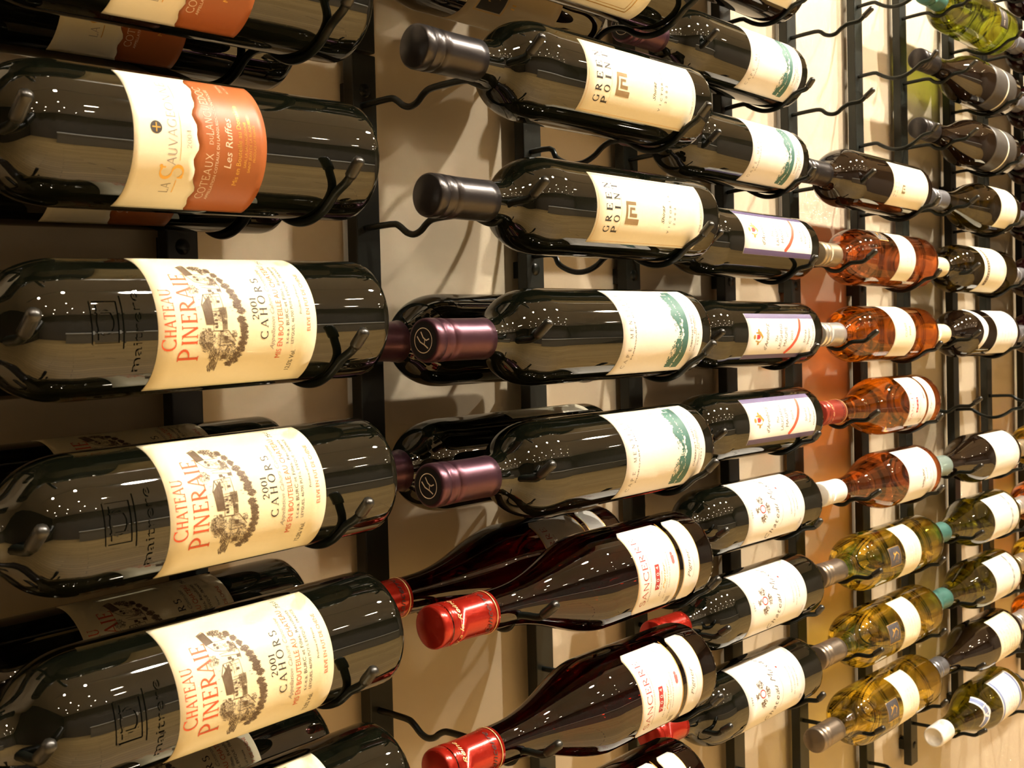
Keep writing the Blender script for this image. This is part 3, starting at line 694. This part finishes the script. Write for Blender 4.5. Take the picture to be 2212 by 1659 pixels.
d.ink(li, 'teal_vine_band', k, IK_TEAL, pc)
k = Ink()
for _ in range(20): k.disc(random.uniform(A0 + 2, A1 - 2), random.uniform(46, 53), random.uniform(.35, .95), 7, random.uniform(.3, .8))
for q in range(5): k.disc(-8 + q * 3.4 + random.uniform(-1, 1), 46 + random.uniform(-1.2, 1.5), 1.7, 9, 1.5)
d.ink(li, 'pale_leaves', k, PA_OFF, pc, INK + 0.0001)
k = Ink(); k.disc(27, 27, 3.5, 18, 4.5); d.ink(li, 'pale_gold_seal', k, principled('ink_pale_gold', (0.80, 0.66, 0.44), .5), pc)
# round black top of the foil with a thin emblem
disc_v = [(-(0.3097), -0.0132 * math.cos(2 * math.pi * q / 28), 0.0132 * math.sin(2 * math.pi * q / 28)) for q in range(28)]
d.parts[d.capidx][2].append(('cap_disc', mesh_from('cap_disc', disc_v, [tuple(range(28))], False, principled('cap_disc_black', (0.012, 0.010, 0.010), .35))))
k = Ink(); k.ring(0, 0, 8.6, .6, 28); k.path([(-6, 3), (-3, -1), (1, -3), (4.5, -5.5)], .9); k.path([(-2, 6), (0, 2), (3, 0), (6, 1)], .9); k.path([(1, -3), (1.5, 1)], .6)
d.parts[d.capidx][2].append(('cap_emblem', mesh_from('cap_emblem', [(-0.3100, -a * MM, b * MM) for a, b in k.V], k.F, False, IK_CREAM)))
DES['teal'] = d

# --- Sancerre: burgundy bottle, clipped white label with gilt edge, red foil
def sancerre(glass, cap):
    d = Design(burgundy(), glass, 0.304, cap, 0.249)
    pc = 11; li = d.label(-46, 68, 54, 112, PA_WHITE, cut=5)
    H = d.R * 57 * R2D / MM
    k = Ink(); k.text('SANCERRE', -1, 98.0, 7.0, 58, 'thin', weight=1.05)
    d.ink(li, 'red_lettering', k, IK_BRICK, pc)
    k = Ink(); pts = [(-19.5, 0), (-1.5, 0)]
    for q in range(4):
        k.rect(-15 + q * 5.0 - 2.8, -15 + q * 5.0 + 2.8, 83.2 - (.4 if q % 2 else 0), 88.8 - (.4 if q % 2 else 0))
    d.ink(li, 'red_date_band', k, IK_BRICK, pc)
    k = Ink()
    for q, ch in enumerate('2004'): k.text(ch, -15 + q * 5.0, 84.2, 3.4, 2.4, 'sans', weight=1.2)
    d.ink(li, 'date_digits', k, PA_WHITE, pc, INK + 0.0001)
    k = Ink(); k.text('APPELLATION SANCERRE CONTROLEE', -4, 94.5, 1.4, 46, 'bfont'); k.text('Mis en Bouteille', -14, 79.5, 2.0, 22, 'bfont', .4); k.text('par Domaine a Sancerre', -12, 72.0, 1.7, 34, 'bfont', .2)
    k.text('PRODUIT DE FRANCE', -4, 68.3, 1.2, 30, 'bfont'); k.ring(31, 70, 2.0, .3, 16, 3.0); k.line((30.5, 68.3), (31.5, 71.7), .5)
    for i in range(7): k.line((-34 + i * .9, 62), (-34 + i * .9, 68), .35)
    d.ink(li, 'grey_lettering', k, IK_GREY, pc)
    k = Ink(); k.text('Pigner', -8, 75.2, 2.6, 22, 'bfont', .4); k.frame(-H + .5, H - .5, 54.5, 54.9, .5)
    k.line((-H + 5, 54.5), (H - 5, 54.5), .55); k.line((-H + 5, 111.5), (H - 5, 111.5), .55)
    d.ink(li, 'gilt_edge', k, IK_GOLD, pc)
    k = Ink(); k.disc(2, 62, 2.6, 12, 1.9); k.rect(3.5, 6.5, 60, 64); k.disc(8, 62.4, 1.6, 8)
    d.ink(li, 'red_crest', k, principled('ink_dusty_red', (0.50, 0.16, 0.15), .6), pc)
    l2 = d.label(-46, 68, 24, 48, PA_WHITE, name='lower_label', cut=4)
    k = Ink(); k.text('Pigner', -4, 37.5, 4.6, 24, 'bfont', .4); k.ring(-8, 35.5, 9, .22, 16, 3, 190, 350)
    d.ink(l2, 'script_lettering', k, IK_GREY, pc)
    k = Ink(); k.line((-H + 4, 24.4), (H - 4, 24.4), .5); k.line((-H + 4, 47.6), (H - 4, 47.6), .5)
    d.ink(l2, 'gilt_edge', k, IK_GOLD, pc)
    ci = d.capidx; f = d.f
    k = Ink(); k.text('Roi a la Reine', 0, 286.6, 3.6, 46, 'bfont', .4)
    d.parts[ci][2].append(('gilt_cap_script', mesh_from('gilt_cap_script', [(-b * MM, -0.0159 * math.cos(a / 15.5), 0.0159 * math.sin(a / 15.5)) for a, b in k.V], k.F, False, principled('ink_bright_gilt', (0.95, 0.68, 0.30), .35, .3))))
    k = Ink(); k.text('Sancerre', 4, 257.5, 5.0, 34, 'bfont', .4)
    d.parts[ci][2].append(('dark_cap_script', mesh_from('dark_cap_script', [(-b * MM, -0.0157 * math.cos(a / 15.5), 0.0157 * math.sin(a / 15.5)) for a, b in k.V], k.F, False, IK_BLACK)))
    d.parts[ci][2].append(('gilt_ring', lathe('gilt_ring', [(0.2520, 0.0156), (0.2520, 0.0160), (0.2526, 0.0160), (0.2526, 0.0156)], 32, MATS['ink_bright_gilt'], False, False)))
    return d
DES['sancerre'] = sancerre(GL_RED, FO_RED)
DES['sancerre_rose'] = sancerre(GL_ROSE, FO_BRICK)

# --- white label edged purple with a slanting red stripe
d = Design(bordeaux(sh=0.200), GL_BLACK, 0.303, FO_BLACK, 0.248)
pc = -6; li = d.label(-47, 35, 21, 171, PA_WHITE)
k = Ink(); k.rect(-26.5, -20.5, 21.2, 170.8); k.rect(20.5, 26.5, 21.2, 170.8); d.ink(li, 'purple_edges', k, PA_PURPLE, pc)
k = Ink(); k.path([(-20.4, 84), (-12, 74), (-3, 66), (8, 59), (20.4, 54)], 5.0); d.ink(li, 'red_stripe', k, IK_STRIPE, pc)
k = Ink(); k.poly([(-5, 156), (5, 156), (6, 146), (0, 140), (-6, 146)]); k.disc(0, 158.5, 2.6, 8); k.disc(-7, 150, 2, 6); k.disc(7, 150, 2, 6); d.ink(li, 'gold_crest', k, principled('ink_old_gold', (0.52, 0.32, 0.06), .4, .3), pc)
k = Ink(); k.poly([(-2.4, 154), (2.4, 154), (2.4, 149), (0, 146), (-2.4, 149)]); d.ink(li, 'crest_shield', k, IK_BRICK, pc, INK + .0001)
k = Ink(); k.text("d'Arenberg", 0, 128, 7, 30, 'bfont', .4); k.text('The', -2, 108, 5, 7, 'bfont', .3); k.text('LAUGHING', 0, 98, 6, 28, 'bfont'); k.text('MAGPIE', 0, 87, 6, 22, 'bfont'); k.text('2003', 1, 74, 5, 11, 'bfont')
k.text('Shiraz', 0, 43, 5, 16, 'bfont', .2); k.text('Viognier', 0, 34.5, 5, 19, 'bfont', .2); k.text('McLaren Vale', 0, 25, 3, 26, 'bfont')
d.ink(li, 'lettering', k, IK_CHAR, pc)
DES['magpie'] = d

# --- wide white chateau label with a brown and red coat of arms
d = Design(bordeaux(sh=0.196), GL_BLACK, 0.303, FO_RED, 0.252)
pc = 18; li = d.label(-47, 84, 46, 170, PA_WHITE)
k = Ink()
for (a, b, ra, rb, n) in ((-12, 138, 4.5, 6, 36), (8, 138, 4.5, 6, 36), (-2, 148, 3.5, 4.5, 26), (-2, 127, 5.5, 4, 30)): k.blob(a, b, ra, rb, n, 3.2, .7)
d.ink(li, 'coat_of_arms', k, IK_BROWN, pc)
k = Ink(); k.ring(-2, 138, 4.0, 1.3, 20, 5.2); d.ink(li, 'red_shield', k, IK_BRICK, pc)
k = Ink(); k.disc(18, 92, 1.3, 10, 1.8); d.ink(li, 'red_dot', k, IK_BRICK, pc)
k = Ink()
for q, ch in enumerate('Chateau'):
    t = q / 6.0; k.text(ch, -35 + 33 * t, 117 - 12 * math.sin(t * 2.0), 8.5, None, 'bfont', .4)
for q, ch in enumerate('Musar'):
    t = q / 4.0; k.text(ch, 10 + 26 * t, 112 - 9 * math.sin(.6 + t * 2.2), 8.5, None, 'bfont', .4)
k.text('1997', -4, 160, 3.2, 9, 'bfont'); k.text('GASTON HOCHAR', 0, 76, 2.4, 30, 'bfont'); k.text('mis en bouteille au chateau', 0, 69, 2.2, 38, 'bfont', .2); k.text('PROPRIETAIRE', 0, 62, 2.2, 22, 'bfont'); k.text('75cl', -26, 52, 2.4, 6, 'bfont'); k.ring(-6, 104, 20, .3, 20, 8, 200, 340)
d.ink(li, 'grey_script', k, principled('ink_charcoal', (0.13, 0.11, 0.09), .6), pc)
DES['chateau'] = d

# --- plain small-label kinds
def simple(prof, L, glass, cap, c0, labs, capstyle='foil'):
    L = max(L, max(q[0] for q in prof) + 0.0012)
    d = Design(prof, glass, L, cap, c0, capstyle)
    for q, (ph0, ph1, lo, hi, mat, ink) in enumerate(labs):
        li = d.label(ph0, ph1, lo, hi, mat, name='label' if q == 0 else 'lower_label')
        if ink: ink(d, li, (ph0 + ph1) / 2, lo, hi)
    return d
def lines_ink(mat=None, rows=(.2, .32, .44, .6), hgt=1.6, wid=28, title=None):
    def f(d, li, pc, lo, hi):
        k = Ink()
        for q, t in enumerate(rows):
            n = int(wid / 2.2)
            for j in range(n):
                if random.random() < .8: k.rect(-wid / 2 + j * 2.2, -wid / 2 + j * 2.2 + random.uniform(.8, 1.9), lo + (hi - lo) * t, lo + (hi - lo) * t + hgt * random.uniform(.4, 1), 3)
        d.ink(li, 'fine_print', k, mat or IK_GREY, pc)
    return f
def badge(d, lo, hi, pc, h):
    li = len(d.parts); ph = h / 2 * MM / d.R / R2D
    d.parts.append(('badge', patch('badge', d.R, pc - ph, pc + ph, (lo + SOFF) * MM, (hi + SOFF) * MM, LIFT, principled('badge_slate', (0.075, 0.07, 0.075), .4), cut=3), [], None))
    k = Ink(); m = (lo + hi) / 2; hb = (hi - lo) / 2
    k.frame(-h / 2 + .4, h / 2 - .4, lo + .5, hi - .5, .7)
    k.path([(-4, m + hb * .5), (2, m + hb * .1), (5, m - hb * .3), (1, m - hb * .6), (-5, m - hb * .4)], [1.0, 2.4, 2.2, 1.8, .8]); k.line((-8, m + 2), (-5, m - 1), .8); k.line((-8, m - 4), (-6, m - 6), .8); k.disc(4, m + hb * .2, 2.0, 9)
    d.ink(li, 'gold_beast', k, IK_GOLD, pc)
DES['rose_crest'] = simple(bordeaux(sh=0.198), .303, GL_ROSE_D, FO_TAN, .257, [(-52, 66, 83, 136, PA_CREAM, lines_ink(principled('ink_faint', (0.66, 0.56, 0.36), .6), (.25, .5), 2))])
badge(DES['rose_crest'], 155, 184, 52, 24)
def cuvee(d, li, pc, lo, hi):
    k = Ink(); k.text('CUVEE', -2, 112, 6, 20, 'bfont'); k.text('2004', -4, 100, 5, 13, 'bfont'); d.ink(li, 'gilt_lettering', k, IK_GOLD, pc)
DES['rose_orange'] = simple(bordeaux(sh=0.198), .303, GL_ROSE, FO_SILVER, .248, [(-56, 76, 84, 150, PA_CREAM, cuvee)])
def wild(d, li, pc, lo, hi):
    k = Ink(); k.blob(-6, lo + 45, 14, 4, 70, 3, .8, .3); k.text('ROSE', 0, lo + 32, 4, 16, 'bfont'); k.line((-34, lo + 14), (34, lo + 14), .4); k.line((-34, lo + 11), (34, lo + 11), .4); k.text('Pinot Noir', 0, lo + 20, 3, 20, 'bfont')
    d.ink(li, 'grey_drawing', k, IK_GREY, pc)
DES['rose_round'] = simple(burgundy(R=.0385, sh=.128), .303, GL_ROSE_D, FO_WHITE, .253, [(-58, 74, 20, 115, PA_WHITE, wild)])
DES['golden'] = simple(bordeaux(L=.315, sh=0.200), .318, GL_GOLD, FO_BROWN, .262, [(-58, 74, 83, 136, PA_CREAM, lines_ink(None, (.2, .35, .5, .65), 1.2, 34))])
badge(DES['golden'], 149, 184, 10, 26)
DES['green_clear'] = simple(bordeaux(sh=0.195), .303, GL_GREEN, FO_GREEN, .248, [(-20, 25, 52, 84, PA_DARK, lines_ink(IK_CREAM, (.5,), 3, 22))])
def ringed(d, li, pc, lo, hi):
    k = Ink(); k.line((-50, 62), (50, 62), 5.0, 1.2); d.ink(li, 'cream_ring', k, PA_CREAM, pc)
DES['smoky'] = simple(flute(L=.339), .341, GL_BROWN, FO_BLACK, .288, [(-80, 80, 22, 118, PA_DARK, ringed)])
DES['olive_cream'] = simple(burgundy(R=.038, sh=.12), .300, GL_DKOLIVE, FO_GREY, .250, [(-55, 62, 20, 95, PA_CREAM, lines_ink(None, (.3, .5, .7), 1.6, 26))])
def darkbar(d, li, pc, lo, hi):
    k = Ink(); k.rect(-30, 32, hi - 22, hi - 12); d.ink(li, 'dark_bar', k, IK_BROWN, pc)
    k = Ink(); k.line((-36, lo + 30), (36, lo + 30), .5); k.line((-36, lo + 10), (36, lo + 10), .5)
    for j in range(14): k.rect(-26 + j * 4, -24 + j * 4, hi - 18.5, hi - 15.5, 4)
    d.ink(li, 'pale_ruling', k, principled('ink_straw', (0.70, 0.58, 0.36), .6), pc, INK + .0001)
DES['cream_wide'] = simple(bordeaux(sh=0.185), .300, GL_DKOLIVE, FO_CREAM, .240, [(-70, 75, 56, 153, PA_CREAM, darkbar)])
DES['white_sash'] = simple(bordeaux(sh=0.180), .300, GL_BROWN, FO_CREAM, .243, [(-62, 72, 14, 110, PA_WHITE, lines_ink(None, (.3, .45, .6, .75), 1.4, 40))])
dd = DES['white_sash']; k = Ink(); k.path([(44, 178), (36, 172), (26, 166), (14, 160), (4, 158), (-6, 160), (-18, 166), (-30, 174)], [12, 15, 18, 22, 23, 18, 15, 14])
dd.parts.append(('neck_label', k.mesh('neck_label', dd.R, 10, 0.0004, PA_WHITE, scale_r=dd.f), [], None))
def arcband(d, li, pc, lo, hi):
    k = Ink(); k.line((-36, lo + 30), (38, lo + 30), 5.5); k.blob(0, lo + 30, 34, 5, 60, 3, .5, 0, .4); d.ink(li, 'grey_band', k, principled('ink_pewter', (0.30, 0.32, 0.30), .5), pc)
    k = Ink()
    for q in range(6): k.disc(-26 + q * 10, lo + 30, 3.2, 8, 1.2)
    d.ink(li, 'pale_flecks', k, PA_WHITE, pc, INK + .0001)
DES['pewter_band'] = simple(burgundy(R=.0385, sh=.130), .300, GL_OLIVE, FO_GREEN, .243, [(-54, 66, 12, 123, PA_OFF, arcband)])
DES['plain_white'] = simple(burgundy(R=.0385, sh=.130), .300, GL_BROWN, FO_GREYGREEN, .242, [(-60, 74, 13, 123, PA_OFF, lines_ink(principled('ink_faint2', (0.6, 0.52, 0.42), .6), (.12, .2), 1.4, 40))])
DES['text_cream'] = simple(burgundy(R=.0385, sh=.130), .303, GL_BROWN, FO_GREY, .262, [(-58, 72, 14, 107, PA_CREAM, lines_ink(None, (.15, .3, .42, .55, .7, .82), 2.4, 44))])
def chab(d, li, pc, lo, hi):
    k = Ink(); k.line((-42, lo + 7), (42, lo + 7), 7); k.line((-42, hi - 7), (42, hi - 7), 7); d.ink(li, 'blue_borders', k, IK_BLUE, pc)
    lines_ink(None, (.3, .42, .54, .66), 1.6, 40)(d, li, pc, lo, hi)
DES['blue_edge'] = simple(burgundy(L=.2935, R=.0385, sh=.115), .2955, GL_OLIVE, FO_WHITE, .252, [(-62, 76, 19, 107, PA_WHITE, chab)], 'screw')
dd = DES['blue_edge']
arcp = [(40, 166), (32, 163), (24, 160), (16, 157), (8, 155), (0, 154), (-8, 155), (-16, 157), (-24, 160), (-32, 164)]
k = Ink(); k.path(arcp, 15)
ov = len(dd.parts); dd.parts.append(('neck_label', k.mesh('neck_label', dd.R, 14, 0.0004, PA_WHITE, scale_r=dd.f), [], None))
k = Ink(); k.path(arcp, 8.5); dd.curved(ov, 'blue_sash', k, IK_BLUE, 14, 0.0006)
k = Ink(); k.disc(2, 154, 12, 20, 9); dd.curved(ov, 'white_oval', k, PA_WHITE, 14, 0.0008)
k = Ink(); k.text('2002', 2, 152, 4, 14, 'bfont'); k.ring(2, 154, 11, .5, 24, 8.2); dd.curved(ov, 'oval_lettering', k, IK_GREY, 14, 0.0010)
DES['gold_ruled'] = simple(bordeaux(), .303, GL_BLACK, FO_BLACK, .246, [(-60, 58, 52, 150, PA_CREAM, None)])
dd = DES['gold_ruled']; k = Ink(); k.frame(-30, 30, 68, 130, 1.0); k.frame(-27, 27, 72, 126, .5); dd.ink(2, 'gold_frame', k, IK_GOLD, -1)
DES['boxed_letter'] = simple(bordeaux(), .303, GL_BROWN, FO_BLACK, .246, [(-66, 70, 62, 168, PA_BEIGE, None)])
dd = DES['boxed_letter']; k = Ink(); k.rect(-15, 12, 128, 156); dd.ink(2, 'dark_panel', k, IK_BLACK, 0)
k = Ink(); k.frame(-16.5, 13.5, 126, 158, .6); k.text('T', -2, 136, 12, 9, 'serif'); k.text('II', -6, 116, 4, 5, 'serif'); dd.ink(2, 'gilt_mark', k, IK_GOLD, 0, INK + .0001)
DES['dark_plain'] = simple(bordeaux(), .303, GL_PLUM, FO_GREY, .250, [(-50, 60, 20, 120, PA_CREAM, lines_ink())])
DES['dark_bare'] = simple(bordeaux(), .303, GL_BLACK, FO_PURPLE, .236, [(60, 150, 20, 122, PA_CREAM, None)])
DES['golden_far'] = simple(bordeaux(), .303, GL_GOLD, FO_TAN, .250, [(-50, 60, 60, 120, PA_CREAM, lines_ink())])

# ------------------------------------------------------------------ place the bottles
def bottle(design, col, row, xb, y, label, roll=0.0, tilt=None, group=None, dz=0.0):
    d = DES[design]
    if tilt is None: tilt = {1: 2.1, 2: 1.0}.get(col, 0.3)
    dr = d.R - 0.0372
    root = empty('wine_bottle', (xb, y, rowz(col, row) + dr + dz), (-roll * R2D, -tilt * R2D, 0))
    tag(root, label, 'wine bottle', group or 'wine bottles lying in the wall rack')
    for name, me, subs, _ in d.parts:
        p = obj(name, me, None, root)
        for sn, sm in subs:
            q = obj(sn, sm, None, p)
            if any(t in sn for t in ('lettering', 'script', 'print', 'engraving', 'band', 'digits', 'leaves', 'arms', 'flecks', 'ruling', 'gilt_edge', 'border')): q['kind'] = 'stuff'
    return root
B = bottle
# first column: two deep
B('languedoc', 1, 0, -0.1408, YF, 'bottle with cream and orange label cut off by the top of the picture', 0)
B('languedoc', 1, 1, -0.1393, YF, 'front bottle with whole cream and orange Languedoc label above the yellow Cahors labels', 0)
B('cahors', 1, 2, -0.1354, YF, 'uppermost front bottle with a pale yellow engraved Cahors label', 0)
B('cahors', 1, 3, -0.1322, YF, 'middle front bottle of three with a pale yellow engraved Cahors label', 0)
B('cahors', 1, 4, -0.1302, YF, 'lowest front bottle of three with a pale yellow engraved Cahors label', 0)
B('cahors', 1, 5, -0.1251, YF, 'dark bottle base below the three pale yellow Cahors labels', 0)
B('languedoc', 1, 0, -0.1306, YK, 'shaded back bottle with orange label under the topmost front bottle', 4)
B('languedoc', 1, 1, -0.1388, YK, 'shaded back bottle, its orange label a sliver under the whole orange one', 4)
B('cahors', 1, 2, -0.1360, YK, 'back bottle hidden behind the uppermost yellow Cahors label', 0)
B('cahors', 1, 3, -0.1431, YK, 'shaded back bottle, label edge showing above the middle Cahors bottle', 22)
B('cahors', 1, 4, -0.1337, YK, 'shaded back bottle with engraved label above the lowest Cahors bottle', 14)
B('cahors', 1, 5, -0.1194, YK, 'shaded back bottle under the lowest front Cahors bottle', 8)
B('cahors', 1, -1, -0.1400, YF, 'unseen dark bottle added just above the topmost orange-labelled one', 0)  # above the frame; added for the shade and reflections it casts
B('languedoc', 1, -2, -0.1400, YF, 'unseen dark bottle added two rows above the topmost orange label', 0)  # also out of frame, added to shade and mirror in the rows below
# second column: two deep
B('gold_ruled', 2, -1, 0.2196, YF, 'dark bottle with a gold-ruled cream label at the very top', -26)
B('boxed_letter', 2, -1, 0.2140, YK, 'back bottle with a beige label and dark boxed letter', -36)
B('spaced', 2, 0, 0.2434, YF, 'upper black-capped bottle with a cream label in spaced capitals', 0)
B('spaced', 2, 1, 0.2519, YF, 'lower black-capped bottle with a cream label in spaced capitals', 1)
B('teal', 2, 2, 0.2345, YF, 'upper purple-capped bottle with a teal vine band on its label', 0)
B('teal', 2, 3, 0.2353, YF, 'lower purple-capped bottle with a teal vine band on its label', 3)
B('sancerre', 2, 4, 0.2276, YF, 'upper front red-capped Sancerre bottle with white clipped labels', 0)
B('sancerre', 2, 5, 0.2291, YF, 'lower front red-capped Sancerre bottle with white clipped labels', 0)
B('sancerre', 2, 6, 0.2163, YF, 'Sancerre bottle base cut off by the bottom of the picture', 3)
B('dark_bare', 2, 2, 0.2150, YK, 'dark purple-capped back bottle behind the upper teal-banded one', 0)
B('dark_bare', 2, 3, 0.2141, YK, 'dark purple-capped back bottle above the lower teal-banded one', 0)
B('sancerre', 2, 4, 0.224, YK, 'shaded back Sancerre bottle behind the upper red-capped one', 6)
B('spaced', 2, -2, 0.2400, YF, 'unseen dark bottle added just above the gold-ruled cream label', 0)  # out of frame, added to shade the wall and darken reflections below
B('dark_bare', 2, -2, 0.2140, YK, 'unseen dark back bottle added just above the boxed-letter bottle', 0)  # unseen back bottle, added for its shadow and reflection
B('spaced', 2, -3, 0.2400, YF, 'unseen dark bottle added two rows above the gold-ruled cream label', 0)  # unseen, added to keep light off the wall below
# third column
B('magpie', 3, -2, 0.6090, YS, 'unseen dark bottle added two rows above the teal-banded pair', 0)  # unseen bottle over the frame, added for shading and reflections
B('spaced_small', 3, -1, 0.5895, YS, 'dark bottle cut off by the top edge above the teal-banded pair', 0)
B('teal', 3, 0, 0.5878, YS, 'upper teal-banded bottle in the single-depth column', -6)
B('teal', 3, 1, 0.5879, YS, 'lower teal-banded bottle in the single-depth column', -5)
B('magpie', 3, 2, 0.6093, YS, 'topmost bottle with purple-edged label and red stripe', 23)
B('magpie', 3, 3, 0.6136, YS, 'middle bottle with purple-edged label and red stripe', 0)
B('magpie', 3, 4, 0.6121, YS, 'lowest bottle with purple-edged label and red stripe', 16)
B('chateau', 3, 5, 0.6054, YS, 'topmost dark bottle with a wide white label and coat of arms', 0)
B('chateau', 3, 6, 0.6065, YS, 'middle dark bottle with a wide white label and coat of arms', 0)
B('chateau', 3, 7, 0.5983, YS, 'lowest dark bottle with a wide white label and coat of arms', 0)
# fourth column
B('spaced_small', 4, 1, 0.9521, YS, 'dark bottle with small cream label above the rose wines', 0)
B('rose_crest', 4, 2, 0.971, YS, 'dark rose bottle with tan cap and gold crest badge', 0)
B('rose_orange', 4, 3, 0.9678, YS, 'bright orange rose bottle with a silver cap', 0)
B('sancerre_rose', 4, 4, 0.9673, YS, 'orange rose bottle with a brick-red cap and two white labels', 0)
B('rose_round', 4, 5, 0.9669, YS, 'dark round-shouldered rose bottle with a white cap', 0)
B('golden', 4, 6, 0.9749, YS, 'topmost golden white wine bottle with slate badge', 0)
B('golden', 4, 7, 0.9687, YS, 'middle golden white wine bottle with slate badge', 0)
B('golden', 4, 8, 0.9602, YS, 'lowest golden white wine bottle, its dark cap end in full view', 0)
# fifth column
B('green_clear', 5, -2, 1.3268, YS, 'clear bright green bottle near the top corner', 0)
B('smoky', 5, -1, 1.3366, YS, 'upper smoky dark bottle with a thin cream ring', 0)
B('smoky', 5, 0, 1.3326, YS, 'lower smoky dark bottle with a thin cream ring', 0)
B('olive_cream', 5, 1, 1.3234, YS, 'olive bottle with ringed grey cap and narrow cream label', 0)
B('cream_wide', 5, 2, 1.3063, YS, 'dark olive bottle with cream label crossed by a dark bar', 0)
B('white_sash', 5, 3, 1.3137, YS, 'dark bottle with a slanted white neck sash', 0)
B('plain_white', 5, 5, 1.31, YS, 'dark bottle with grey-green cap and plain off-white label', 0)
B('pewter_band', 5, 6, 1.3023, YS, 'upper olive bottle with green cap and pewter-banded label', 0)
B('pewter_band', 5, 7, 1.3053, YS, 'lower olive bottle with green cap and pewter-banded label', 0)
B('text_cream', 5, 8, 1.3059, YS, 'dark bottle with grey cap and closely printed cream label', 0)
B('blue_edge', 5, 9, 1.3113, YS, 'olive bottle with white screw cap and blue-edged labels', 0)
# sixth column, at the edge of the picture
far = {-3: ('dark_plain', 'first'), -2: ('dark_plain', 'second'), -1: ('dark_plain', 'third'), 0: ('dark_plain', 'fourth'), 1: ('dark_plain', 'fifth'), 2: ('dark_plain', 'sixth'),
       3: ('dark_plain', 'seventh')}
for rw, (ds, nth) in far.items(): B(ds, 6, rw, 1.679, YS, '%s dark grey-capped bottle from the top along the picture edge' % nth, 0)
for rw, (ds, nth) in {5: ('golden_far', 'upper golden'), 6: ('rose_orange', 'upper orange'), 7: ('golden_far', 'lower golden'), 8: ('rose_orange', 'lower orange')}.items():
    B(ds, 6, rw, 1.679, YS, '%s wine bottle peeking in past the green-capped ones' % nth, 0)
